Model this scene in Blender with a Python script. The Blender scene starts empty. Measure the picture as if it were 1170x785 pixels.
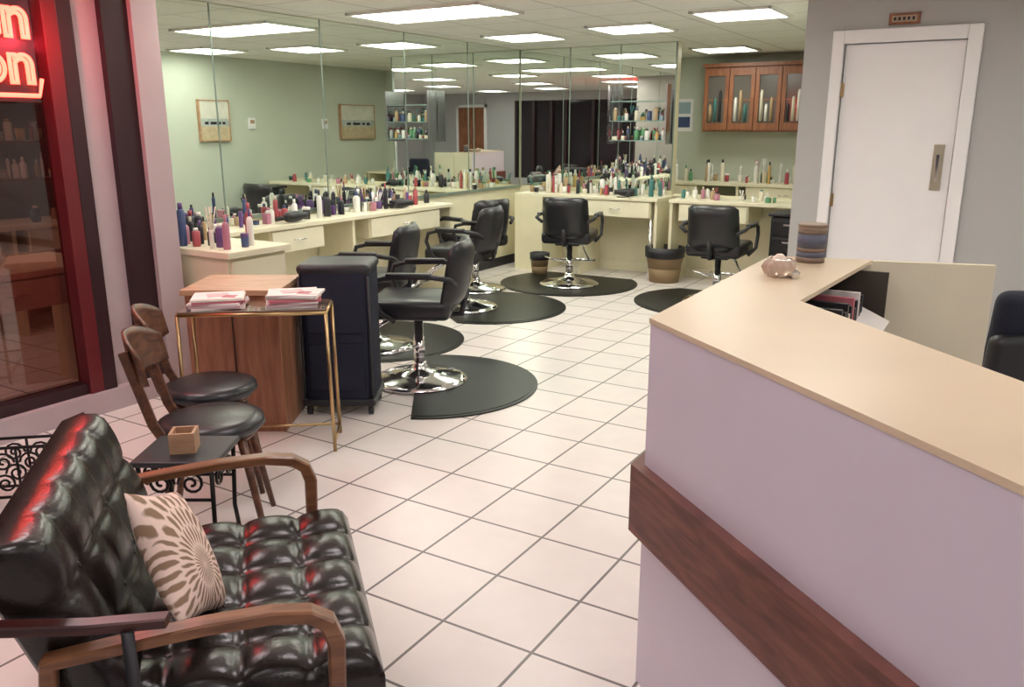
import bpy, bmesh, math, random
from mathutils import Vector, Matrix, Euler
random.seed(7)
PH=math.radians(31); SN,CS=math.sin(PH),math.cos(PH)
def loc(x,y): return (CS*x-SN*y, SN*x+CS*y)
scene=bpy.context.scene
scene.view_settings.view_transform='Standard'

# ---------------------------------------------------------------- materials
def M(name,col,rough=.5,metal=0,var=.06,scale=6,bump=0,bscale=60,emis=None,strength=0,coat=0,trans=0,alpha=1):
    m=bpy.data.materials.new(name); m.use_nodes=True
    nt=m.node_tree; p=nt.nodes['Principled BSDF']
    tc=nt.nodes.new('ShaderNodeTexCoord')
    no=nt.nodes.new('ShaderNodeTexNoise'); no.inputs['Scale'].default_value=scale; no.inputs['Detail'].default_value=3
    nt.links.new(tc.outputs['Object'],no.inputs['Vector'])
    r=nt.nodes.new('ShaderNodeValToRGB')
    r.color_ramp.elements[0].position=.3; r.color_ramp.elements[1].position=.7
    r.color_ramp.elements[0].color=tuple(c*(1-var) for c in col)+(1,)
    r.color_ramp.elements[1].color=tuple(min(1,c*(1+var)) for c in col)+(1,)
    nt.links.new(no.outputs['Fac'],r.inputs['Fac']); nt.links.new(r.outputs['Color'],p.inputs['Base Color'])
    p.inputs['Roughness'].default_value=rough; p.inputs['Metallic'].default_value=metal
    if coat: p.inputs['Coat Weight'].default_value=coat; p.inputs['Coat Roughness'].default_value=.15
    if trans: p.inputs['Transmission Weight'].default_value=trans
    if bump:
        n2=nt.nodes.new('ShaderNodeTexNoise'); n2.inputs['Scale'].default_value=bscale
        nt.links.new(tc.outputs['Object'],n2.inputs['Vector'])
        b=nt.nodes.new('ShaderNodeBump'); b.inputs['Strength'].default_value=bump; b.inputs['Distance'].default_value=.004
        nt.links.new(n2.outputs['Fac'],b.inputs['Height']); nt.links.new(b.outputs['Normal'],p.inputs['Normal'])
    if emis:
        p.inputs['Emission Color'].default_value=emis+(1,); p.inputs['Emission Strength'].default_value=strength
    return m
def wood(name,c1,c2,rough=.4,stretch=(1,12,12),scale=3):
    m=bpy.data.materials.new(name); m.use_nodes=True
    nt=m.node_tree; p=nt.nodes['Principled BSDF']
    tc=nt.nodes.new('ShaderNodeTexCoord'); mp=nt.nodes.new('ShaderNodeMapping'); mp.inputs['Scale'].default_value=stretch
    no=nt.nodes.new('ShaderNodeTexNoise'); no.inputs['Scale'].default_value=scale; no.inputs['Detail'].default_value=6; no.inputs['Distortion'].default_value=.6
    nt.links.new(tc.outputs['Object'],mp.inputs['Vector']); nt.links.new(mp.outputs['Vector'],no.inputs['Vector'])
    r=nt.nodes.new('ShaderNodeValToRGB'); r.color_ramp.elements[0].position=.3; r.color_ramp.elements[1].position=.7
    r.color_ramp.elements[0].color=c1+(1,); r.color_ramp.elements[1].color=c2+(1,)
    nt.links.new(no.outputs['Fac'],r.inputs['Fac']); nt.links.new(r.outputs['Color'],p.inputs['Base Color'])
    p.inputs['Roughness'].default_value=rough
    return m
def tile(name,c1,c2,mort,w,h,ms,rough,off=(0,0,0),bump=.3,smooth=.1):
    m=bpy.data.materials.new(name); m.use_nodes=True
    nt=m.node_tree; p=nt.nodes['Principled BSDF']
    tc=nt.nodes.new('ShaderNodeTexCoord'); mp=nt.nodes.new('ShaderNodeMapping'); mp.inputs['Location'].default_value=off
    br=nt.nodes.new('ShaderNodeTexBrick'); br.offset=0; br.squash=1
    br.inputs['Scale'].default_value=1; br.inputs['Brick Width'].default_value=w; br.inputs['Row Height'].default_value=h
    br.inputs['Mortar Size'].default_value=ms; br.inputs['Mortar Smooth'].default_value=smooth; br.inputs['Bias'].default_value=0
    br.inputs['Color1'].default_value=c1+(1,); br.inputs['Color2'].default_value=c2+(1,); br.inputs['Mortar'].default_value=mort+(1,)
    nt.links.new(tc.outputs['Object'],mp.inputs['Vector']); nt.links.new(mp.outputs['Vector'],br.inputs['Vector'])
    no=nt.nodes.new('ShaderNodeTexNoise'); no.inputs['Scale'].default_value=9; no.inputs['Detail'].default_value=5
    nt.links.new(tc.outputs['Object'],no.inputs['Vector'])
    mr=nt.nodes.new('ShaderNodeMapRange'); mr.inputs['To Min'].default_value=.93; mr.inputs['To Max'].default_value=1.05
    nt.links.new(no.outputs['Fac'],mr.inputs['Value'])
    mx=nt.nodes.new('ShaderNodeMix'); mx.data_type='RGBA'; mx.blend_type='MULTIPLY'; mx.inputs['Factor'].default_value=1
    nt.links.new(br.outputs['Color'],mx.inputs['A']); nt.links.new(mr.outputs['Result'],mx.inputs['B'])
    nt.links.new(mx.outputs['Result'],p.inputs['Base Color'])
    b=nt.nodes.new('ShaderNodeBump'); b.invert=True; b.inputs['Strength'].default_value=bump; b.inputs['Distance'].default_value=.003
    nt.links.new(br.outputs['Fac'],b.inputs['Height']); nt.links.new(b.outputs['Normal'],p.inputs['Normal'])
    p.inputs['Roughness'].default_value=rough
    return m
def tinted_glass(name,tint,refl):
    m=bpy.data.materials.new(name); m.use_nodes=True; nt=m.node_tree
    out=nt.nodes['Material Output']; nt.nodes.remove(nt.nodes['Principled BSDF'])
    t=nt.nodes.new('ShaderNodeBsdfTransparent'); t.inputs[0].default_value=tint+(1,)
    g=nt.nodes.new('ShaderNodeBsdfGlossy'); g.inputs['Roughness'].default_value=.02; g.inputs['Color'].default_value=(.9,.85,.85,1)
    mx=nt.nodes.new('ShaderNodeMixShader'); mx.inputs[0].default_value=refl
    nt.links.new(t.outputs[0],mx.inputs[1]); nt.links.new(g.outputs[0],mx.inputs[2]); nt.links.new(mx.outputs[0],out.inputs[0])
    return m
CREAM=M('cream_laminate',(.82,.77,.56),.4,var=.03)
CREAMTOP=M('cream_counter_top',(.88,.83,.63),.3,var=.03)
LAV=M('panel_daylight_lavender',(.75,.70,.80),.45,var=.03,scale=2)  # lavender cast of daylight from the front put into the panel colour
DESKTOP=M('desk_top_laminate',(.77,.63,.45),.32,var=.04,scale=3)
DESKIN=M('desk_inner_panel',(.76,.70,.54),.5,var=.03)
BAND=wood('desk_band_wood',(.11,.038,.03),(.24,.09,.07),.45,(2,2,14))
BLACK=M('black_leather',(.014,.014,.018),.36,var=.2,bump=.15,coat=.1)
SOFAL=M('sofa_leather',(.013,.010,.009),.27,var=.25,bump=.2,bscale=120,coat=.15)
BLKPL=M('black_plastic',(.02,.02,.025),.45)
NAVY=M('navy_fabric',(.006,.009,.026),.75,bump=.3,bscale=200)
CHROME=M('chrome',(.8,.8,.82),.12,1,var=.02)
BRASS=M('brass',(.52,.36,.18),.3,1,var=.05)
WALNUT=wood('walnut',(.05,.018,.010),(.17,.065,.03),.35,(10,2,10))
WOODARM=wood('arm_wood',(.13,.052,.024),(.30,.135,.065),.3,(2,14,14))
WOODDARK=wood('dark_wood_neon_tint',(.03,.008,.008),(.08,.02,.018),.3)  # dark wood with the neon's red light mixed into its colour
WOODPAN=wood('wood_panel',(.23,.09,.05),(.40,.18,.10),.45,(12,12,1.2))
WOODTOP=wood('wood_top',(.42,.24,.14),(.58,.36,.22),.4,(2,10,10))
CABW=wood('cabinet_wood',(.20,.07,.03),(.34,.14,.07),.4,(10,10,1.5))
GREY=M('grey_wall_paint',(.48,.48,.485),.7,var=.02,scale=2)
GREEN=M('sage_wall_paint',(.58,.63,.54),.7,var=.02,scale=2)
PINK=M('mauve_column_paint',(.50,.42,.44),.6,var=.03)
WHITE=M('white_paint',(.90,.89,.92),.4,var=.01)
FRAME=M('storefront_frame',(.03,.010,.014),.4,var=.1)
FRAMEGLOW=M('storefront_frame_neon_lit',(.13,.012,.018),.4,var=.1)  # near-black frame with the neon's red light painted into its colour
MIRROR=M('mirror_silver',(.86,.92,.86),.01,1,var=0)
SEAM=M('mirror_edge',(.25,.32,.28),.3,.5)
DGLASS=tinted_glass('storefront_glass',(.62,.45,.44),.12)
DGLASS2=M('night_glass_front',(.06,.05,.06),.05,.6,var=0)
RUBBER=M('mat_rubber',(.010,.012,.012),.4,var=.2)
IRON=M('wrought_iron',(.015,.013,.013),.4,.6)
NEON=M('neon_tube',(1,.1,.05),.4,emis=(1,.05,.03),strength=11)
PANELL=M('light_diffuser',(1,1,1),.4,emis=(1,.985,.87),strength=13)
PANELD=M('light_diffuser_daylight_tint',(1,1,1),.4,emis=(1,.925,.93),strength=12)  # pinkish tint added to the front panels in place of daylight
PANELFILL=M('light_diffuser_annex_fill',(1,1,1),.4,emis=(1,.85,.7),strength=15)
TRIMW=M('light_trim',(.8,.8,.76),.5)
PAPERS=[M('paper_%d'%i,c,.5) for i,c in enumerate([(.85,.80,.78),(.55,.16,.20),(.8,.76,.66),(.72,.5,.52),(.4,.42,.5)])]
BOT=[M('bottle_%d'%i,c,.35,var=.05) for i,c in enumerate([(.82,.81,.76),(.75,.70,.56),(.02,.02,.03),(.06,.20,.19),(.12,.32,.16),(.14,.07,.24),(.40,.07,.09),(.05,.08,.20),(.48,.34,.20),(.03,.03,.035),(.88,.87,.84),(.30,.42,.48),(.62,.40,.14),(.50,.22,.30)])]
GLASS=M('shelf_glass',(.6,.8,.75),.08,trans=.6)

# ---------------------------------------------------------------- builder
class B:
    def __init__(s,name):
        s.name=name; s.bm=bmesh.new(); s.mats=[]
    def mi(s,m):
        if m not in s.mats: s.mats.append(m)
        return s.mats.index(m)
    def merge(s,bm,mat,smooth=False,mtx=None):
        if mtx is not None: bm.transform(mtx)
        i=s.mi(mat)
        for f in bm.faces: f.material_index=i; f.smooth=smooth
        bmesh.ops.recalc_face_normals(bm,faces=bm.faces)
        me=bpy.data.meshes.new('t'); bm.to_mesh(me); bm.free(); s.bm.from_mesh(me); bpy.data.meshes.remove(me)
    def box(s,c,size,mat,rot=(0,0,0),bev=0,seg=2,smooth=False):
        bm=bmesh.new(); bmesh.ops.create_cube(bm,size=1)
        bmesh.ops.scale(bm,vec=size,verts=bm.verts)
        if bev: bmesh.ops.bevel(bm,geom=bm.edges[:]+bm.verts[:],offset=bev,segments=seg,profile=.5,affect='EDGES')
        s.merge(bm,mat,smooth or (bev>0 and seg>2),Matrix.Translation(c)@Euler(rot).to_matrix().to_4x4())
    def bx(s,x0,x1,y0,y1,z0,z1,mat,bev=0):
        s.box(((x0+x1)/2,(y0+y1)/2,(z0+z1)/2),(abs(x1-x0),abs(y1-y0),abs(z1-z0)),mat,bev=bev)
    def prism(s,poly,z0,z1,mat):
        bm=bmesh.new(); n=len(poly)
        a=[bm.verts.new((p[0],p[1],z0)) for p in poly]; b=[bm.verts.new((p[0],p[1],z1)) for p in poly]
        bm.faces.new(a[::-1]); bm.faces.new(b)
        for i in range(n): bm.faces.new((a[i],a[(i+1)%n],b[(i+1)%n],b[i]))
        s.merge(bm,mat)
    def lathe(s,c,prof,mat,seg=24,smooth=True,mtx=None,ribs=0,rib=0):
        bm=bmesh.new(); rings=[]
        for r,z in prof:
            ring=[]
            for k in range(seg):
                t=2*math.pi*k/seg; rr=r*(1+rib*math.cos(ribs*t))
                ring.append(bm.verts.new((rr*math.cos(t),rr*math.sin(t),z)))
            rings.append(ring)
        for i in range(len(rings)-1):
            for k in range(seg): bm.faces.new((rings[i][k],rings[i][(k+1)%seg],rings[i+1][(k+1)%seg],rings[i+1][k]))
        bm.faces.new(rings[0][::-1]); bm.faces.new(rings[-1])
        m=Matrix.Translation(c)
        if mtx is not None: m=m@mtx
        s.merge(bm,mat,smooth,m)
    def tube(s,pts,r,mat,seg=8,smooth=True):
        pts=[Vector(p) for p in pts]; n=len(pts); rs=r if isinstance(r,(list,tuple)) else [r]*n
        bm=bmesh.new(); rings=[]; prev=None
        for i,p in enumerate(pts):
            t=(pts[min(i+1,n-1)]-pts[max(i-1,0)]).normalized()
            if prev is None:
                a=Vector((0,0,1)) if abs(t.z)<.9 else Vector((1,0,0)); u=t.cross(a).normalized()
            else: u=(prev-t*prev.dot(t)).normalized()
            prev=u; v=t.cross(u)
            rings.append([bm.verts.new(p+(u*math.cos(2*math.pi*k/seg)+v*math.sin(2*math.pi*k/seg))*rs[i]) for k in range(seg)])
        for i in range(n-1):
            for k in range(seg): bm.faces.new((rings[i][k],rings[i][(k+1)%seg],rings[i+1][(k+1)%seg],rings[i+1][k]))
        bm.faces.new(rings[0][::-1]); bm.faces.new(rings[-1])
        s.merge(bm,mat,smooth)
    def sweep(s,pts,side,w,h,mat,hs=None):
        pts=[Vector(p) for p in pts]; n=len(pts); S=Vector(side).normalized()
        bm=bmesh.new(); rings=[]
        for i,p in enumerate(pts):
            t=(pts[min(i+1,n-1)]-pts[max(i-1,0)]).normalized(); N=t.cross(S).normalized()
            hh=(hs[i] if hs else h)/2; ww=w/2; c=.25
            prof=[(-1,-1+c),(-1,1-c),(-1+c,1),(1-c,1),(1,1-c),(1,-1+c),(1-c,-1),(-1+c,-1)]
            rings.append([bm.verts.new(p+S*ww*q[0]+N*hh*q[1]) for q in prof])
        for i in range(n-1):
            for k in range(8): bm.faces.new((rings[i][k],rings[i][(k+1)%8],rings[i+1][(k+1)%8],rings[i+1][k]))
        bm.faces.new(rings[0][::-1]); bm.faces.new(rings[-1])
        s.merge(bm,mat,False)
    def cushion(s,sx,sy,th,nx,ny,mat,mtx,puff=.02,edge=.05):
        bm=bmesh.new(); R=10; gx,gy=nx*R,ny*R
        top={}
        for i in range(gx+1):
            for j in range(gy+1):
                u=i/gx; v=j/gy; x=(u-.5)*sx; y=(v-.5)*sy
                d=min(min(u,1-u)*sx,min(v,1-v)*sy)
                e=1.0 if d>=edge else math.sqrt(max(0,1-(1-d/edge)**2))
                a=abs(math.sin(math.pi*u*nx)); c=abs(math.sin(math.pi*v*ny))
                pu=.75*(a*c)**.55+.25*(1-((1-a)*(1-c))**1.5)
                z=th*.5-edge*(1-e)+puff*(pu-.45)*e
                top[i,j]=bm.verts.new((x,y,z))
        for i in range(gx):
            for j in range(gy): bm.faces.new((top[i,j],top[i+1,j],top[i+1,j+1],top[i,j+1]))
        border=[(i,0) for i in range(gx)]+[(gx,j) for j in range(gy)]+[(i,gy) for i in range(gx,0,-1)]+[(0,j) for j in range(gy,0,-1)]
        low=[bm.verts.new((top[b].co.x,top[b].co.y,-th/2+.015)) for b in border]
        low2=[bm.verts.new((top[b].co.x*.96,top[b].co.y*.96,-th/2)) for b in border]
        n=len(border)
        for k in range(n):
            a,b_=border[k],border[(k+1)%n]
            bm.faces.new((top[a],low[k],low[(k+1)%n],top[b_])); bm.faces.new((low[k],low2[k],low2[(k+1)%n],low[(k+1)%n]))
        bm.faces.new(low2)
        s.merge(bm,mat,True,mtx)
        for i in range(1,nx):
            for j in range(1,ny):
                x=(i/nx-.5)*sx; y=(j/ny-.5)*sy
                s.lathe((0,0,0),[(.009,th/2-puff*.55),(.010,th/2-puff*.4),(.006,th/2-puff*.3)],mat,10,mtx=mtx@Matrix.Translation((x,y,0)))
    def make(s,location=(0,0,0),rz=0):
        me=bpy.data.meshes.new(s.name); s.bm.to_mesh(me); s.bm.free()
        for m in s.mats: me.materials.append(m)
        o=bpy.data.objects.new(s.name,me); scene.collection.objects.link(o)
        o.location=location; o.rotation_euler=(0,0,rz); return o
def place(b,x,y,ang=0,z=0):   # plan coordinates measured from the viewing spot, rotated into room axes
    p=loc(x,y); return b.make((p[0],p[1],z),math.radians(ang)+PH)

# ---------------------------------------------------------------- room shell
H=2.40
FL=tile('floor_tile',(.83,.775,.745),(.80,.75,.72),(.16,.14,.135),.33,.33,.0055,.30,(0.10,0.05,0))
CE=tile('ceiling_tile',(.82,.82,.76),(.80,.80,.74),(.50,.50,.46),.6,.6,.008,.8,(0.05,.25,0))
def shell(name,x0,x1,y0,y1,z0,z1,mat):
    b=B(name); b.bx(x0,x1,y0,y1,z0,z1,mat); return b.make()
shell('floor',-7.3,4.2,-1.8,10.8,-.1,0,FL)
shell('ceiling',-7.3,4.2,-1.8,10.8,H,H+.1,CE)
shell('wall_left',-5.15,-5.05,3.2,8.68,0,H,CREAM)
shell('wall_jog',-5.15,-4.22,3.04,3.2,0,H,PINK)
b=B('wall_back'); b.bx(-5.15,-3.17,8.58,8.68,0,H,CREAM); b.bx(-3.17,-1.41,8.58,8.68,0,.83,CREAM); b.make()
shell('wall_side',-1.41,-1.31,6.41,10.6,0,H,GREEN)
shell('wall_reflection_back',-4.7,-1.31,10.6,10.7,0,H,GREEN)  # added alcove, stands in for the room reflected in the back mirror
shell('wall_reflection_left',-4.8,-4.7,8.68,10.7,0,H,GREEN)
shell('wall_right',4.0,4.1,-1.7,6.41,0,H,GREY)
b=B('wall_door'); b.bx(-1.41,-1.145,6.31,6.41,0,H,GREY); b.bx(-.40,4.1,6.31,6.41,0,H,GREY); b.bx(-1.145,-.40,6.31,6.41,2.1,H,GREY); b.make()
b=B('wall_front'); b.bx(-4.3,-.9,-1.7,-1.6,0,.3,GREY); b.bx(-4.3,4.1,-1.7,-1.6,2.2,H,GREY); b.bx(1.1,4.1,-1.7,-1.6,0,2.2,GREY); b.bx(-.9,1.1,-1.7,-1.6,0,.3,GREY); b.make()
b=B('window_front'); b.bx(-4.29,1.1,-1.69,-1.66,.3,2.2,DGLASS2)
for x in (-4.2,-3.3,-2.2,-1.1,-.35,.05,.55,1.05): b.bx(x-.04,x+.04,-1.66,-1.58,.3,2.2,FRAME)
b.make()
b=B('entry_door'); b.bx(2.0,2.8,-1.595,-1.56,0,2.05,CABW); b.bx(1.93,2.0,-1.595,-1.55,0,2.12,WHITE); b.bx(2.8,2.87,-1.595,-1.55,0,2.12,WHITE); b.bx(1.93,2.87,-1.595,-1.55,2.05,2.12,WHITE)
b.lathe((2.08,-1.54,1.0),[(.02,0),(.03,.02),(.02,.04)],BRASS,16); b.make()
# storefront left
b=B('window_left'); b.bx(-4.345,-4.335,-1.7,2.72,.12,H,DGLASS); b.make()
b=B('trim_storefront_frame')
for a0,a1,mm in ((-1.6,-1.45,FRAMEGLOW),(.3,.42,FRAMEGLOW),(2.56,2.64,FRAMEGLOW),(2.64,2.72,FRAME),(2.88,3.04,FRAME)): b.bx(-4.36,-4.25,a0,a1,.12,H,mm,.004)
b.bx(-4.36,-4.27,-1.6,2.72,.12,.18,FRAME); b.bx(-4.36,-4.29,2.72,2.88,.12,H,PINK)
b.make()
shell('trim_sill',-4.36,-4.22,-1.6,3.04,0,.12,PINK)
# adjoining dim room behind the storefront glass
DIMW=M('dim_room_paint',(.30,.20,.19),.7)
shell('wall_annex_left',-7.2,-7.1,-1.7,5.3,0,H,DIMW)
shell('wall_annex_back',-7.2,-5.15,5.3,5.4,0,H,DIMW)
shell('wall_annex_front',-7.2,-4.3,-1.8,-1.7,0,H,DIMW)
b=B('baseboard_left'); b.bx(-5.05,-5.03,3.75,8.58,0,.1,BLKPL); b.make()
b=B('baseboard_back'); b.bx(-5.03,-1.41,8.56,8.58,0,.1,CREAMTOP); b.make()
b=B('baseboard_door_wall'); b.bx(-1.41,-1.24,6.29,6.31,0,.1,BLKPL); b.bx(-.31,4,6.29,6.31,0,.1,BLKPL); b.make()

# mirrors
b=B('wall_mirror')
ys=[3.2,4.25,5.35,6.45,7.5,8.57]
for i in range(5):
    b.bx(-5.05,-5.04,ys[i]+.004,ys[i+1]-.004,.9,H-.005,MIRROR)
    b.bx(-5.05,-5.038,ys[i+1]-.006,ys[i+1]+.006,.9,H-.005,SEAM)
b.bx(-5.05,-5.03,3.2,8.57,.87,.9,SEAM)
b.make()
b=B('wall_mirror')
xs=[-5.03,-4.4,-3.8,-3.18]
for i in range(3):
    b.bx(xs[i]+.004,xs[i+1]-.004,8.57,8.58,.9,H-.005,MIRROR)
    b.bx(xs[i+1]-.006,xs[i+1]+.006,8.567,8.58,.9,H-.005,SEAM)
b.make()

# door
b=B('door_1')
D=6.31
b.bx(-1.14,-.405,D+.02,D+.06,.01,2.095,WHITE,.004)
b.bx(-1.145-.075,-1.145,D-.03,D-.001,0,2.185,WHITE,.006); b.bx(-.40,-.315,D-.03,D-.001,0,2.185,WHITE,.006); b.bx(-1.145,-.40,D-.03,D-.001,2.1,2.185,WHITE,.006)
b.bx(-.52,-.455,D+.005,D+.02,1.14,1.44,M('door_plate',(.5,.45,.36),.35,.8),.003)
b.bx(-.50,-.475,D-.02,D+.005,1.20,1.38,CHROME,.004)
for z in (.3,1.05,1.8): b.box((-1.135,D+.012,z),(.02,.02,.09),BRASS)
b.make()
b=B('door_plaque'); b.bx(-.88,-.69,D-.015,D,2.205,2.275,CABW,.004); b.bx(-.86,-.71,D-.02,D-.014,2.22,2.26,M('plaque_face',(.45,.32,.24),.5)); 
for i in range(5): b.bx(-.85+i*.028,-.835+i*.028,D-.023,D-.02,2.23,2.25,BLKPL)
b.make()

# ceiling light panels
def panel(x,y,w=.6,d=.6,mt=None):
    b=B('ceiling_light_panel')
    b.bx(-w/2,w/2,-d/2,d/2,-.012,-.002,mt or PANELL)
    for sx in(-1,1): b.bx(sx*w/2-.015,sx*w/2+.015,-d/2-.015,d/2+.015,-.02,0,TRIMW)
    for sy in(-1,1): b.bx(-w/2,w/2,sy*d/2-.015,sy*d/2+.015,-.02,0,TRIMW)
    b.make((x,y,H-.001))
for x,y,w in [(-4.0,5.5,1.2),(-2.0,6.75,.6),(-3.1,7.2,.6),(-4.27,7.35,.6),(-2.6,4.6,.6),(-4.0,3.7,.6),(-.8,4.4,.6),(-3.4,2.0,.6),(-1.6,2.2,.6),(.6,2.2,.6),(2.6,4.4,.6),(2.6,1.2,.6),(-3.0,0,.6),(-.9,.2,.6),(1.0,-.4,.6),(-3.0,9.6,.6),(1.0,4.4,.6)]:
    panel(x,y,w,mt=PANELD if y<2.5 else None)
panel(-6.0,2.6,.6,mt=PANELFILL); panel(-5.6,.6,.6,mt=PANELFILL)  # panels added to light the annex counters behind the glass

# ---------------------------------------------------------------- counters
def counter(name,x0,x1,y0,y1,front,sup,drawers,z=.85):
    b=B(name)
    b.bx(x0,x1,y0,y1,z-.035,z,CREAMTOP,.004)
    for p in sup:
        if front=='x+': b.bx(x0,x1-.02,p-.015,p+.015,0,z-.035,CREAM)
        else: b.bx(p-.015,p+.015,y0+.02,y1,0,z-.035,CREAM)
    for a,c in drawers:
        if front=='x+':
            b.bx(x0,x1-.03,a,c,z-.21,z-.035,CREAM); b.bx(x1-.03,x1-.01,a+.01,c-.01,z-.205,z-.045,CREAMTOP,.003)
            b.tube([(x1-.01,(a+c)/2-.05,z-.12),(x1+.012,(a+c)/2-.05,z-.12),(x1+.012,(a+c)/2+.05,z-.12),(x1-.01,(a+c)/2+.05,z-.12)],.005,CHROME,6)
        else:
            b.bx(a,c,y0+.03,y1,z-.21,z-.035,CREAM); b.bx(a+.01,c-.01,y0+.01,y0+.03,z-.205,z-.045,CREAMTOP,.003)
            m=(a+c)/2; b.tube([(m-.05,y0+.01,z-.12),(m-.05,y0-.012,z-.12),(m+.05,y0-.012,z-.12),(m+.05,y0+.01,z-.12)],.005,CHROME,6)
    return b
b=counter('styling_station',-5.03,-4.62,3.85,6.6,'x+',[3.87,5.2,6.58],[(4.3,4.85),(5.4,6.4)]); b.make()
b=B('storage_cabinet'); b.bx(-5.03,-3.94,3.3,3.76,0,.80,CREAM); b.bx(-5.03,-3.90,3.28,3.78,.80,.84,CREAMTOP,.004)
b.bx(-3.94,-3.92,3.32,3.74,.1,.42,CREAMTOP,.003); b.bx(-3.94,-3.92,3.32,3.74,.44,.78,CREAMTOP,.003); b.make()
b=counter('styling_station',-4.80,-3.12,8.05,8.56,'y-',[-4.0,-3.14],[(-3.98,-3.2)])
b.bx(-4.80,-4.45,8.05,8.56,0,.82,CREAM); b.tube([(-3.2,8.1,0),(-3.2,8.1,.64)],.018,CHROME); b.make()
b=counter('styling_station',-3.0,-1.43,8.05,8.56,'y-',[-1.6,-2.98],[(-2.9,-2.2)],.85); b.bx(-3.12,-1.43,8.5,8.56,.85,.87,CREAM); b.make()
b=counter('reflection_counter',-4.3,-1.43,10.05,10.58,'y-',[-4.28,-2.9,-1.45],[(-4.2,-3.4),(-2.8,-1.9)],.9)  # added counter, stands in for one reflected in the mirror
b.bx(-4.3,-1.43,10.1,10.58,0,.69,CREAM); b.make()
# annex counters
b=counter('annex_counter',-6.9,-6.35,1.6,5.2,'x+',[1.62,3.4,5.18],[(1.7,3.3),(3.5,5.1)],.84); b.make()
b=counter('annex_counter',-5.15,-4.50,.8,2.95,'x+',[.82,2.93],[(.9,1.8),(1.9,2.85)],.80); b.make()
b=B('annex_shelf')
for z in (1.15,1.45,1.75): b.bx(-7.08,-6.85,1.8,5.0,z-.02,z,WOODARM)
for y in (1.8,3.4,5.0): b.bx(-7.08,-6.85,y-.01,y+.01,1.05,1.95,WOODARM)
b.make()

# bottles
PALD=[2,2,9,9,5,5,0,1,6,8,7,0,10,13]
PALL=[0,0,10,1,4,3,2,9,8,12,0,10,6,1,13]
def bottles(name,n,fx,fy,z,hmin=.1,hmax=.24,pal=None):
    pal=pal or PALL
    b=B(name); used=[]
    tries=0
    while len(used)<n and tries<n*12:
        tries+=1
        x=random.uniform(*fx); y=random.uniform(*fy); r=random.uniform(.013,.032)
        if any((x-q[0])**2+(y-q[1])**2<(r+q[2])**2 for q in used): continue
        used.append((x,y,r)); h=random.uniform(hmin,hmax); m=BOT[random.choice(pal)]; c=BOT[random.choice(pal)]
        k=random.random()
        if k<.45: 
            b.lathe((x,y,z),[(r*.95,0),(r,.01),(r,h*.68),(r*.75,h*.76),(r*.35,h*.8)],m,10)
            b.lathe((x,y,z+h*.8),[(r*.42,0),(r*.42,h*.2)],c,8)
        elif k<.65:
            b.lathe((x,y,z),[(r*.95,0),(r,.01),(r,h*.8),(r*.6,h*.86)],m,10)
            b.lathe((x,y,z+h*.86),[(r*.62,0),(r*.55,h*.14)],c,10)
        elif k<.8:
            b.lathe((x,y,z),[(r*1.1,0),(r*1.2,h*.35),(r*1.1,h*.36)],m,12)
            b.lathe((x,y,z+h*.36),[(r*1.22,0),(r*1.22,h*.1)],c,12)
        elif k<.88:
            b.box((x,y,z+h*.2),(r*2,r*1.4,h*.4),m,bev=.003)
        else:
            b.lathe((x,y,z),[(r,0),(r*1.1,h*.5),(r*1.1,h*.52)],m,12)
            for q in range(4):
                b.tube([(x,y,z+h*.3),(x+random.uniform(-.03,.03),y+random.uniform(-.03,.03),z+h*1.15)],.004,c,5)
    return b.make()
bottles('bottle_cluster',58,(-5.0,-4.77),(3.95,6.5),.85,.06,.23,PALD)
bottles('bottle_cluster',34,(-4.9,-4.0),(3.34,3.7),.84,.10,.27,PALD)
bottles('bottle_cluster',60,(-4.75,-3.16),(8.22,8.5),.85,.06,.24)
bottles('bottle_cluster',20,(-2.95,-1.5),(8.15,8.46),.85,.05,.14)
bottles('bottle_cluster',44,(-4.2,-1.5),(10.15,10.5),.9,.08,.28)
bottles('bottle_cluster',26,(-6.8,-6.45),(1.8,5.1),.84,.08,.22)
for z in (1.15,1.45): bottles('bottle_cluster',34,(-7.02,-6.9),(1.9,4.9),z,.1,.22)
def dryer(x,y,z,rz):
    b=B('hair_dryer')
    R=Matrix.Rotation(math.pi/2,4,'Y')
    b.lathe((0,0,.045),[(.03,-.09),(.038,-.07),(.042,0),(.036,.05),(.025,.09),(.028,.12)],BLKPL,18,mtx=R)
    b.tube([(-.03,0,.04),(-.05,.08,.03),(-.05,.14,.022)],[.018,.016,.018],BLKPL)
    b.tube([(-.05,.14,.022),(-.04,.18,.01),(.0,.19,.01),(.05,.17,.01)],.005,BLKPL,6)
    b.make((x,y,z),rz)
dryer(-4.69,4.6,.85,1.57); dryer(-3.5,8.13,.85,3.3); dryer(-4.69,5.9,.85,1.4)

# product shelf in front of the mirror
b=B('product_shelf')
for z in (1.42,1.62,1.82): b.bx(-3.86,-3.2,8.42,8.565,z-.012,z,GLASS)
for x in (-3.85,-3.21): b.bx(x-.012,x+.012,8.4,8.567,1.38,1.98,CHROME)
b.make()
PALS=[0,3,4,11,8,2,10,7,1,12,6]
for z in (1.42,1.62): bottles('bottle_cluster',16,(-3.8,-3.26),(8.44,8.54),z,.08,.14,PALS)

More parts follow.
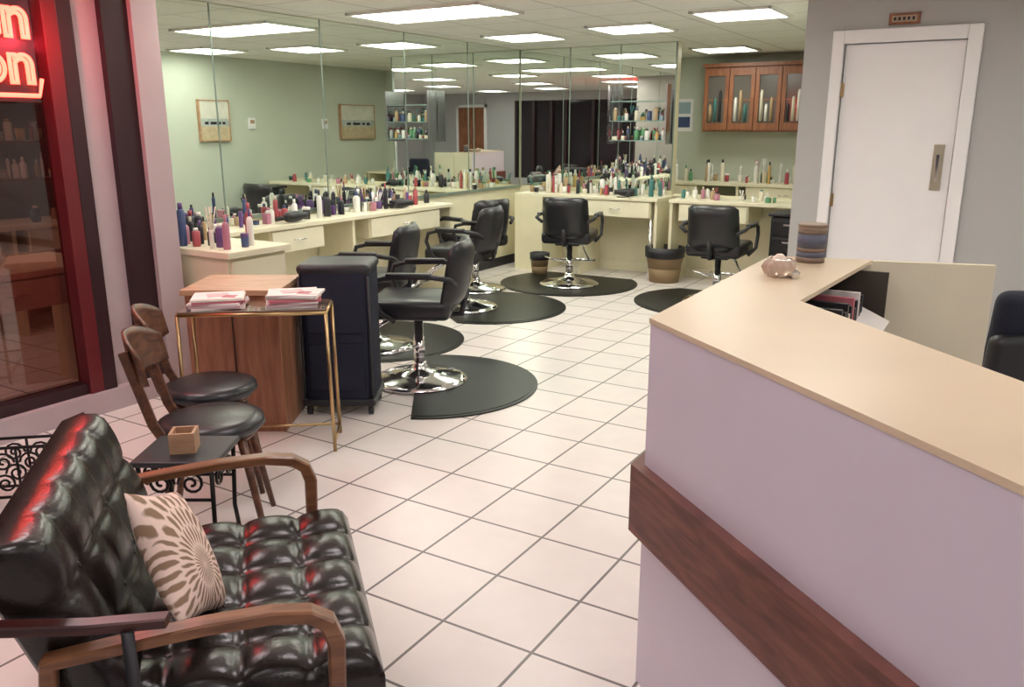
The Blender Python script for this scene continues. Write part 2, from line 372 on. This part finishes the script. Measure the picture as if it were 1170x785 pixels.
# wall cabinets + poster in the added alcove, built for their mirror reflection
b=B('wall_cabinet')
b.bx(-3.45,-2.2,10.3,10.6,1.5,2.25,CABW)
PANE=M('cab_pane',(.12,.11,.1),.1)
for i in range(4):
    x0=-3.44+i*.31; 
    b.bx(x0,x0+.045,10.275,10.3,1.52,2.23,CABW); b.bx(x0+.255,x0+.3,10.275,10.3,1.52,2.23,CABW)
    b.bx(x0+.045,x0+.255,10.275,10.3,1.52,1.6,CABW); b.bx(x0+.045,x0+.255,10.275,10.3,2.15,2.23,CABW)
    b.bx(x0+.045,x0+.255,10.29,10.3,1.6,2.15,PANE)
    for k in range(3): b.lathe((x0+.08+k*.06,10.287,1.62),[(.02,0),(.02,.16+.08*((i+k)%3)),(.012,.2+.08*((i+k)%3))],[BOT[8],BOT[1],BOT[3],BOT[0],BOT[9]][(i*3+k*2)%5],8)
    b.bx(x0+.045,x0+.255,10.283,10.292,1.86,1.875,CABW)
b.bx(-3.47,-2.18,10.26,10.6,2.25,2.29,CABW); b.make()
b=B('wall_poster'); b.bx(-3.95,-3.68,10.585,10.6,1.5,1.9,WHITE)
b.bx(-3.92,-3.71,10.58,10.586,1.55,1.68,BOT[7]); b.bx(-3.92,-3.71,10.58,10.586,1.72,1.86,BOT[11]); b.make()

# pictures on side wall, the far one added as a mirror reflection
SAND=M('paint_sand',(.55,.45,.30),.6,var=.15,scale=20); SEA=M('paint_sea',(.45,.5,.48),.6,var=.2,scale=25); SKY=M('paint_sky',(.66,.66,.58),.6,var=.1)
def picture(y,w,h=.48,z=1.63):
    b=B('framed_painting')
    b.box((0,0,0),(.03,w,h),SAND)
    b.bx(-.018,-.0151,-w/2,w/2,h*.05,h/2,SKY); b.bx(-.018,-.0151,-w/2,w/2,-h*.14,h*.05,SEA); b.bx(-.018,-.0151,-w/2,w/2,-h/2,-h*.14,SAND)
    for k,(yy,ww) in enumerate(((-.28,.12),(-.05,.2),(.16,.08),(.3,.1))): b.box((-.019,yy*w,-h*.06),(.004,w*ww,h*.07),BLKPL,bev=.0015)
    for s in (-1,1):
        b.box((-.005,s*w/2,0),(.045,.012,h+.02),WOODTOP); b.box((-.005,0,s*h/2),(.045,w,.012),WOODTOP)
    b.make((-1.433,y,z))
picture(7.23,.45); picture(9.88,.75)
def thermo(y):
    b=B('thermostat'); b.box((0,0,0),(.025,.11,.14),WHITE,bev=.006); b.box((-.014,0,.02),(.004,.07,.045),BOT[8]); b.lathe((-.012,0,-.035),[(.015,0),(.015,.004)],WHITE,12,mtx=Matrix.Rotation(-math.pi/2,4,'Y')); b.make((-1.4235,y,1.6))
thermo(7.84); thermo(9.19)  # far thermostat is an added copy, stands in for the reflection

# ---------------------------------------------------------------- salon chair
def salon_chair(x,y,ang,back=1.0):
    b=B('salon_chair')
    b.lathe((0,0,.012),[(.30,0),(.30,.012),(.26,.028),(.15,.045),(.06,.07),(.045,.10),(.045,.12)],CHROME,36)
    b.lathe((0,0,.13),[(.035,0),(.035,.16),(.028,.16),(.028,.30)],CHROME,20)
    b.tube([(0,.03,.24),(.02,.2,.26),(.08,.27,.27)],.009,CHROME)
    b.box((0,0,.43),(.28,.24,.03),BLKPL,bev=.008)
    b.box((.02,0,.50),(.50,.49,.12),BLACK,bev=.04,seg=4)
    bm=bmesh.new(); g={}
    NU,NV=12,8
    for s_ in (0,1):
        for i in range(NU+1):
            for j in range(NV+1):
                u=i/NU*2-1; v=j/NV
                wd=.245*(1-.10*v)*(1-0.05*(1-v))
                yy=u*wd; zz=.50+v*.40*back
                if abs(u)>.8 and v>.8: zz-=.03*((abs(u)-.8)/.2)
                xx=-.235-.07*v+.07*u*u+(-.045*(1-u**6)*(1-(2*v-1)**6)-.02 if s_ else .03*(1-u**6)*(1-(2*v-1)**6)+.0)
                g[s_,i,j]=bm.verts.new((xx,yy,zz))
    for s_ in (0,1):
        for i in range(NU):
            for j in range(NV): bm.faces.new((g[s_,i,j],g[s_,i+1,j],g[s_,i+1,j+1],g[s_,i,j+1]))
    for i in range(NU):
        for j in (0,NV): bm.faces.new((g[0,i,j],g[0,i+1,j],g[1,i+1,j],g[1,i,j]))
    for j in range(NV):
        for i in (0,NU): bm.faces.new((g[0,i,j],g[0,i,j+1],g[1,i,j+1],g[1,i,j]))
    b.merge(bm,BLACK,True)
    b.tube([(-.1,0,.43),(-.27,0,.44),(-.31,0,.6)],.02,BLKPL)
    for s in (-1,1):
        yy=s*.285
        b.tube([(-.27,s*.22,.66),(-.24,yy,.70),(-.12,yy,.715),(.12,yy,.71),(.20,yy,.69),(.22,yy,.62),(.17,yy,.5),(.10,s*.24,.44)],.016,BLKPL,8)
        b.box((0,yy,.725),(.26,.05,.025),BLACK,bev=.01,seg=3)
    b.tube([(.15,.09,.42),(.34,.09,.30),(.42,.12,.20)],.011,CHROME); b.tube([(.15,-.09,.42),(.34,-.09,.30),(.42,-.12,.20)],.011,CHROME)
    b.tube([(.42,-.19,.20),(.42,.19,.20)],.014,CHROME)
    return place(b,x,y,ang)
def mat(x,y,r,ang,cut=0.0,sy=1):
    b=B('floor_mat'); P=[]
    n=40; a0=math.acos(max(-1,min(1,-cut/r))) if cut else math.pi/2
    for i in range(n+1):
        t=-a0+2*a0*i/n; P.append((r*math.cos(t),r*sy*math.sin(t)))
    b.prism(P,.001,.009,RUBBER)
    Q=[(p[0]*.95+.01,p[1]*.95) for p in P]; b.prism(Q,.009,.012,RUBBER)
    return place(b,x,y,ang)
mat(-.50,4.96,.66,4,.10)
salon_chair(-.58,5.02,176)
mat(-.98,6.05,.62,10,.25)
salon_chair(-1.00,5.85,172)
mat(-.20,7.25,.68,20,.45)
salon_chair(-.42,7.2,160)
mat(.58,8.42,.70,-121,.5)
salon_chair(.58,8.33,64+10)
mat(1.80,7.45,.68,-121,.5)
salon_chair(1.86,7.45,50+10)
salon_chair(-.36,8.05,135)

b=B('rolling_drawer_cart')
b.box((0,0,.45),(.36,.36,.66),BLKPL,bev=.02)
for k in range(4): b.box((0,-.185,.22+k*.155),(.32,.02,.13),BLACK,bev=.008); b.box((0,-.2,.25+k*.155),(.12,.015,.015),CHROME)
for sx in(-1,1):
    for sy in(-1,1): b.tube([(sx*.14,sy*.14,.0),(sx*.14,sy*.14,.12)],.02,BLKPL)
b.box((0,0,.8),(.4,.4,.03),BLKPL,bev=.01)
b.make((-1.68,7.75,0))
LINER=M('bin_liner',(.28,.19,.10),.6)
def bin_(x,y,r=.19,h=.36):
    b=B('waste_bin'); b.lathe((0,0,0),[(r*.8,0),(r*.9,h*.4)],LINER,28)
    b.lathe((0,0,0),[(r*.86,h*.36),(r,h*.74),(r*1.0,h*.75)],LINER,28)
    b.lathe((0,0,0),[(r*1.0,h*.70),(r*1.06,h*.72),(r*1.08,h),(r*.96,h),(r*.92,h*.8)],BLKPL,28)
    return place(b,x,y)
bin_(1.58,8.55); bin_(.30,8.95,.1,.24)

# ---------------------------------------------------------------- trolley
b=B('rolling_storage_trolley')
b.box((0,0,.45),(.38,.34,.78),NAVY,bev=.045,seg=4)
b.box((0,0,.815),(.395,.35,.06),BLKPL,bev=.028,seg=3)
b.box((0,0,.075),(.40,.36,.04),BLKPL,bev=.01)
b.box((0,-.175,.60),(.30,.012,.26),NAVY,bev=.005); b.box((0,-.175,.28),(.30,.012,.26),NAVY,bev=.005)
for sx in(-1,1):
    b.tube([(sx*.185,-.165,.10),(sx*.185,-.165,.78)],.008,BLKPL,6)
    for sy in(-1,1): b.lathe((sx*.17+ -.012,sy*.14,.03),[(.03,0),(.03,.024)],BLKPL,16,mtx=Matrix.Rotation(math.pi/2,4,'Y'))
place(b,-.955,4.54)

b=B('wood_cabinet')
b.box((0,0,.365),(.47,.42,.73),WOODPAN,bev=.004)
b.box((0,0,.745),(.50,.46,.03),WOODTOP,bev=.004)
b.box((0,-.215,.37),(.006,.01,.66),WOODDARK)
place(b,-1.42,4.33)

# magazine table
b=B('magazine_table')
w,d=.68,.26
b.box((0,0,.71),(w,d,.012),M('table_smoked_glass',(.16,.10,.07),.08,coat=.5),bev=.003)
for sy in (-1,1): b.tube([(-w/2,sy*d/2,.70),(w/2,sy*d/2,.70)],.009,BRASS)
for sx in (-1,1): b.tube([(sx*w/2,-d/2,.70),(sx*w/2,d/2,.70)],.009,BRASS)
for sx in(-1,1):
    for sy in(-1,1): b.tube([(sx*w/2,sy*d/2,.70),(sx*(w/2+.01),sy*d/2,0)],.009,BRASS)
    b.tube([(sx*(w/2+.01),-d/2,.05),(sx*(w/2+.01),d/2,.05)],.007,BRASS)
b.tube([(-w/2,d/2,.05),(w/2,d/2,.05)],.007,BRASS)
place(b,-1.235,3.94,6)
for (mx,my,n) in ((-1.41,3.92,5),(-1.06,3.95,6)):
    b=B('magazine_stack'); z=0
    for k in range(n):
        t=.008+random.random()*.005; b.box((random.uniform(-.015,.015),random.uniform(-.01,.01),z+t/2),(.24,.19,t),PAPERS[[0,3,0,1,2,0][k%6]],rot=(0,0,random.uniform(-.15,.15))); z+=t
    b.box((0,0,z+.0015),(.23,.18,.003),PAPERS[0],rot=(0,0,.1))
    b.box((0,0,z+.004),(.10,.08,.002),PAPERS[3],rot=(0,0,.3)); b.box((.06,-.04,z+.004),(.06,.05,.002),PAPERS[1],rot=(0,0,-.2))
    place(b,mx,my,8,.717)

# ---------------------------------------------------------------- mid-century side chairs (face +x local)
def side_chair(x,y,ang):
    b=B('dining_chair')
    b.lathe((0,0,.42),[(.13,-.015),(.18,0),(.200,.02),(.195,.045),(.16,.058),(.08,.064)],BLACK,32)
    b.lathe((0,0,.395),[(.16,0),(.17,.02)],WALNUT,28)
    for sx,sy in ((1,1),(1,-1),(-1,1),(-1,-1)):
        b.tube([(sx*.12,sy*.12,.41),(sx*.19,sy*.17,0)],[.018,.011],WALNUT)
    for sy in(-1,1): b.sweep([(-.12,sy*.13,.38),(-.18,sy*.14,.5),(-.215,sy*.145,.64),(-.25,sy*.15,.78)],(0,1,0),.022,.034,WALNUT)
    bm=bmesh.new(); g={}
    for s in (0,1):
        for i in range(15):
            for j in range(7):
                u=i/14*2-1; v=j/6
                hh=.095*(1-.45*abs(u)**3)
                g[s,i,j]=bm.verts.new((-.245+.08*u*u-.02*v-(.014 if s else 0),u*.19,.715+(v-.5)*2*hh+.02*(1-u*u)))
    for s in (0,1):
        for i in range(14):
            for j in range(6): bm.faces.new((g[s,i,j],g[s,i+1,j],g[s,i+1,j+1],g[s,i,j+1]))
    for i in range(14):
        for j in (0,6): bm.faces.new((g[0,i,j],g[0,i+1,j],g[1,i+1,j],g[1,i,j]))
    for j in range(6):
        for i in (0,14): bm.faces.new((g[0,i,j],g[0,i,j+1],g[1,i,j+1],g[1,i,j]))
    b.merge(bm,WALNUT,True)
    return place(b,x,y,ang)
side_chair(-1.32,3.47,16)
side_chair(-1.16,3.03,12)

# iron side table with box
b=B('side_table')
b.box((0,0,.49),(.28,.25,.02),BLKPL,bev=.005)
for sx in(-1,1):
    for sy in(-1,1): b.tube([(sx*.12,sy*.11,.48),(sx*.11,sy*.10,.25),(sx*.13,sy*.12,0)],.008,IRON)
def scroll(b,c,r,ax,s=1):
    pts=[]
    for i in range(22):
        t=i/21*3.6*math.pi; q=r*(1-i/24)
        if ax=='x': pts.append((c[0]+s*q*math.cos(t),c[1],c[2]+q*math.sin(t)))
        else: pts.append((c[0],c[1]+s*q*math.cos(t),c[2]+q*math.sin(t)))
    b.tube(pts,.005,IRON,6)
for sy in(-1,1):
    scroll(b,(-.05,sy*.11,.42),.045,'x'); scroll(b,(.05,sy*.11,.42),.045,'x',-1); b.tube([(-.12,sy*.105,.36),(.12,sy*.105,.36)],.006,IRON)
for sx in(-1,1):
    scroll(b,(sx*.12,-.045,.42),.04,'y'); scroll(b,(sx*.12,.045,.42),.04,'y',-1)
place(b,-1.10,2.63,0)
b=B('wooden_box')
for s in(-1,1): b.box((s*.036,0,.035),(.010,.082,.07),WOODTOP); b.box((0,s*.036,.035),(.062,.010,.07),WOODTOP)
b.box((0,0,.006),(.07,.07,.012),WOODARM); place(b,-1.10,2.62,10,.50)
# low iron scroll rack by the storefront sill
b=B('iron_scroll_rack')
for sy in(-.06,.06):
    b.tube([(-.22,sy,.26),(.22,sy,.26)],.007,IRON); b.tube([(-.22,sy,.04),(.22,sy,.04)],.007,IRON)
    for x in(-.22,0,.22): b.tube([(x,sy,0),(x,sy,.26)],.006,IRON)
    for x in(-.165,-.055,.055,.165):
        scroll(b,(x,sy,.195),.045,'x',1 if x<0 else -1); scroll(b,(x,sy,.10),.045,'x',-1 if x<0 else 1)
for x in(-.22,.22): b.tube([(x,-.06,.26),(x,.06,.26)],.007,IRON); b.tube([(x,-.06,.04),(x,.06,.04)],.007,IRON)
place(b,-2.08,3.30,10)

# ---------------------------------------------------------------- sofa
SX,SY,SA=-.736,1.87,16.7
b=B('loveseat_sofa')
W=.80
b.cushion(.61,W,.15,4,5,SOFAL,Matrix.Translation((.052,0,.35)),.034,.045)
mt=Matrix.Translation((-.272,0,.575))@Matrix.Rotation(math.radians(70),4,'Y')
b.cushion(.46,W,.12,3,5,SOFAL,mt,.024,.045)
b.box((.02,0,.255),(.58,W-.02,.04),WOODDARK)
for s in(-1,1):
    yy=s*(W/2+.028)
    b.sweep([(-.29,yy,.565),(-.15,yy,.578),(0,yy,.59),(.13,yy,.592),(.205,yy,.580),(.24,yy,.555),(.255,yy,.51),(.252,yy,.40),(.24,yy,.2),(.23,yy,0)],(0,1,0),.046,.025,WOODARM,hs=[.020,.024,.026,.028,.030,.034,.036,.034,.028,.024])
    b.sweep([(-.28,yy,.57),(-.30,yy,.4),(-.36,yy,0)],(0,1,0),.04,.03,WOODARM)
    b.sweep([(-.31,yy,.255),(.24,yy,.26)],(0,1,0),.026,.045,WOODARM)
b.tube([(.23,-W/2-.03,.23),(.23,W/2+.03,.23)],.014,WOODDARK)
b.sweep([(-.06,-W/2-.06,.635),(-.2,-W/2-.05,.64),(-.50,-W/2+.0,.655)],(.2,1,0),.035,.022,WOODDARK)
b.tube([(-.13,-W/2-.075,.63),(-.13,-W/2-.075,0)],.012,BLKPL)
place(b,SX,SY,SA)

# pillow
pm=bpy.data.materials.new('petal_fabric'); pm.use_nodes=True; nt=pm.node_tree; p=nt.nodes['Principled BSDF']; p.inputs['Roughness'].default_value=.85
tc=nt.nodes.new('ShaderNodeTexCoord'); sp=nt.nodes.new('ShaderNodeSeparateXYZ'); nt.links.new(tc.outputs['Object'],sp.inputs[0])
def mth(op,a,b_=None):
    n=nt.nodes.new('ShaderNodeMath'); n.operation=op
    for i,v in enumerate((a,b_)):
        if v is None: continue
        if isinstance(v,(int,float)): n.inputs[i].default_value=v
        else: nt.links.new(v,n.inputs[i])
    return n.outputs[0]
yo=mth('ADD',sp.outputs['Y'],.01); zo=mth('ADD',sp.outputs['X'],-.05)
nz=nt.nodes.new('ShaderNodeTexNoise'); nz.inputs['Scale'].default_value=16; nt.links.new(tc.outputs['Object'],nz.inputs['Vector'])
ang=mth('ARCTAN2',yo,zo); rr=mth('SQRT',mth('ADD',mth('MULTIPLY',yo,yo),mth('MULTIPLY',zo,zo)))
q_=mth('MULTIPLY',rr,20); ring=mth('FLOOR',q_); fr=mth('FRACT',q_)
w_=mth('SINE',mth('ADD',mth('MULTIPLY',ang,30),mth('ADD',mth('MULTIPLY',ring,3.14159),mth('MULTIPLY',nz.outputs['Fac'],9))))
leaf=mth('SINE',mth('MULTIPLY',fr,3.14159))
mr=nt.nodes.new('ShaderNodeMapRange'); mr.inputs['From Min'].default_value=.6; mr.inputs['From Max'].default_value=1.3
nt.links.new(mth('ADD',mth('MULTIPLY',leaf,1.1),w_),mr.inputs['Value']); val=mr.outputs['Result']
mx=nt.nodes.new('ShaderNodeMix'); mx.data_type='RGBA'; nt.links.new(val,mx.inputs['Factor'])
mx.inputs['A'].default_value=(.86,.67,.58,1); mx.inputs['B'].default_value=(.30,.19,.12,1); nt.links.new(mx.outputs['Result'],p.inputs['Base Color'])
b=B('throw_pillow')
bm=bmesh.new(); N=20; g={}
for s in(-1,1):
    for i in range(N+1):
        for j in range(N+1):
            u=i/N*2-1; v=j/N*2-1
            k=(1-abs(u)**2.5)*(1-abs(v)**2.5); pin=1-.08*(1-abs(u*v))*(max(abs(u),abs(v))**4)
            if s==1 or 0<i<N and 0<j<N: g[s,i,j]=bm.verts.new((u*.158*pin,v*.15*pin,s*.05*max(0,k)**.55))
            else: g[s,i,j]=g.get((1,i,j))
for i in range(N+1):
    for j in range(N+1):
        if g.get((-1,i,j)) is None: g[-1,i,j]=g[1,i,j]
for s in(-1,1):
    for i in range(N):
        for j in range(N): bm.faces.new((g[s,i,j],g[s,i+1,j],g[s,i+1,j+1],g[s,i,j+1]))
b.merge(bm,pm,True)
o=b.make(); px,py=loc(-.775,1.75); o.location=(px,py,.59)
o.rotation_euler=(Matrix.Rotation(PH+math.radians(12),3,'Z')@Matrix.Rotation(math.radians(66),3,'Y')@Matrix.Rotation(math.radians(-26),3,'Z')).to_euler()

# ---------------------------------------------------------------- reception desk
b=B('reception_desk')
K=Vector((.354,2.09)); F=Vector((.988,3.16)); Fi=Vector((1.335,3.06)); Ki=Vector((.815,2.31)); No=Vector((.86,.57)); Ni=Vector((1.19,.62))
T=1.075
b.prism([K,No,Ni,Ki,Fi,F],T-.014,T,DESKTOP)
b.prism([K+Vector((.004,.0)),No+Vector((.003,0)),No+Vector((.11,.03)),Vector((.475,2.125)),F+Vector((.075,-.05)),F+Vector((.003,-.004))],.0,T-.014,LAV)
n1=Vector((-.857,.515)); n2=Vector((-.949,-.316)); mit=Vector((-1.095,.12))
o_=.03
b.prism([F+n1*o_,K+mit*o_,No+n2*o_,No+n2*-.002,K+mit*-.002,F+n1*-.002],.475,.67,BAND)
e1=Vector((.515,.857)); e2=Vector((.857,-.515))
def q(a,c): return K+e1*a+e2*c
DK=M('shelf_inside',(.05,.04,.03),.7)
b.prism([q(.42,.10),q(1.2,.10),q(1.2,.40),q(.50,.40)],.80,.82,DESKIN)
b.prism([q(.42,.10),q(1.2,.10),q(1.2,.33),q(.50,.33)],.45,.47,DESKIN)
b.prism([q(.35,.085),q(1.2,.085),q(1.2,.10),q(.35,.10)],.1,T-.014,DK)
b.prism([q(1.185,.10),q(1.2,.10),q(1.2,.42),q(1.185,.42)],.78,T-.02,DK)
b.prism([q(.42,.10),q(.44,.10),q(.44,.30),q(.42,.30)],0,T-.014,DESKIN)
Pe=Vector((1.735,2.95))
dv=(Pe-Fi).normalized(); nv=Vector((-dv.y,dv.x))
b.prism([F+Vector((0,-.002)),Fi,Fi-nv*.02,F-Vector((0,.04))],0,T-.014,DESKIN)
b.prism([Fi,Pe,Pe+nv*.03,Fi+nv*.03],0,T-.005,DESKIN)
b.prism([Vector((.62,2.0)),Vector((1.0,.7)),Vector((1.5,.7)),Vector((1.25,2.2))],.70,.73,DESKIN)
b.make((0,0,0),PH)
b=B('file_folders')
for k in range(14):
    c=[PAPERS[1],BLKPL,BLKPL,PAPERS[0],BLKPL,BLKPL,PAPERS[2],BLKPL][k%8]
    p=q(.60+k*.036,.25); b.box((p.x,p.y,.895+ (k%3)*.01),(.22,.02,.15+(k%3)*.02),c,rot=(0,0,-PH))
p=q(1.0,.38); b.box((p.x,p.y,.905),(.13,.24,.012),PAPERS[0],rot=(.12,.42,-PH))
p=q(1.0,.36); b.box((p.x,p.y,.865),(.13,.24,.012),BOT[4],rot=(.10,.30,-PH))
b.make((0,0,0),PH)

b=B('striped_canister')
cs=[M('can_brown',(.20,.14,.10),.5),M('can_blue',(.10,.11,.16),.5),M('can_tan',(.30,.22,.16),.5)]
z=0
for h,c in ((.02,0),(.018,1),(.015,0),(.05,1),(.014,0),(.014,2)):
    b.lathe((0,0,z),[(.050,0),(.050,h)],cs[c],32); z+=h
b.lathe((0,0,z),[(.052,0),(.052,.006),(.048,.008)],cs[2],32)
place(b,1.09,3.02,0,T)
b=B('candle_dish')
RG=M('rose_glass',(.80,.62,.52),.15,trans=.5,coat=.4)
b.lathe((0,0,0),[(.028,0),(.045,.012),(.055,.035),(.045,.055),(.035,.062),(.03,.055),(.03,.03)],RG,40,ribs=8,rib=.07)
b.lathe((0,0,.03),[(.03,0),(.03,.015),(.02,.035),(.01,.045)],M('candle_wax',(.88,.74,.62),.5),20)
b.box((.045,-.02,.012),(.03,.04,.024),CHROME,bev=.006)
place(b,.875,2.70,0,T)

b=B('office_chair')
for k in range(5):
    t=k*2*math.pi/5; b.tube([(0,0,.10),(.28*math.cos(t),.28*math.sin(t),.07)],[.025,.015],BLKPL); b.lathe((.28*math.cos(t),.28*math.sin(t)-.012,.028),[(.028,0),(.028,.024)],BLKPL,12,mtx=Matrix.Rotation(-math.pi/2,4,'X'))
b.tube([(0,0,.08),(0,0,.45)],.025,CHROME)
b.box((0,0,.49),(.50,.48,.10),NAVY,bev=.035,seg=4); b.box((.02,-.22,.72),(.40,.10,.48),NAVY,rot=(.12,0,0),bev=.048,seg=5)
b.box((0.02,-.27,.66),(.46,.08,.28),BLKPL,rot=(.12,0,0),bev=.038,seg=4)
b.tube([(0,-.1,.45),(0,-.27,.46),(0,-.28,.62)],.02,BLKPL)
for s in(-1,1): b.tube([(s*.2,0,.45),(s*.28,0,.47),(s*.28,.02,.68)],.014,BLKPL); b.box((s*.28,.02,.70),(.05,.26,.03),BLKPL,bev=.01)
place(b,2.00,3.30,0)

# ---------------------------------------------------------------- neon sign
cu=bpy.data.curves.new('neon_text','FONT'); cu.body="Open\nSalon"; cu.size=.28; cu.fill_mode='NONE'; cu.bevel_depth=.010; cu.bevel_resolution=2; cu.align_x='RIGHT'; cu.space_line=.75; cu.materials.append(NEON)
sg=bpy.data.objects.new('neon_sign',cu); scene.collection.objects.link(sg)
sg.rotation_euler=(math.pi/2,0,math.pi/2); sg.location=(-4.19,2.46,1.97)
bb=B('sign_backing'); bb.bx(-.02,0,-.75,.02,-.30,.28,BLKPL)
bb.tube([(.03,-.75,-.27),(.03,.0,-.27),(.03,.02,-.19)],.010,NEON); bb.tube([(-.01,0,.27),(-.01,0.1,.32),(-.01,.40,.38)],.004,BLKPL)
so=bb.make((0,0,0)); so.location=(-4.215,2.46,1.97)
so.parent=sg; so.matrix_parent_inverse=(Matrix.Translation(sg.location)@sg.rotation_euler.to_matrix().to_4x4()).inverted()
L=bpy.data.lights.new('neon_glow','POINT'); L.energy=8; L.color=(1,.04,.07); L.shadow_soft_size=.03; L.specular_factor=.12
lo=bpy.data.objects.new('neon_glow',L); lo.location=(-4.06,2.44,1.98); scene.collection.objects.link(lo)

w=bpy.data.worlds.new('world'); scene.world=w; w.use_nodes=True
w.node_tree.nodes['Background'].inputs[0].default_value=(.5,.5,.55,1); w.node_tree.nodes['Background'].inputs[1].default_value=.3
cam=bpy.data.cameras.new('camera'); co=bpy.data.objects.new('camera',cam); scene.collection.objects.link(co); scene.camera=co
cam.sensor_fit='HORIZONTAL'; cam.sensor_width=36; cam.lens=950/1170*36; cam.clip_start=.05
co.location=(0,0,1.55); co.rotation_euler=(math.radians(90-14.57),0,PH)
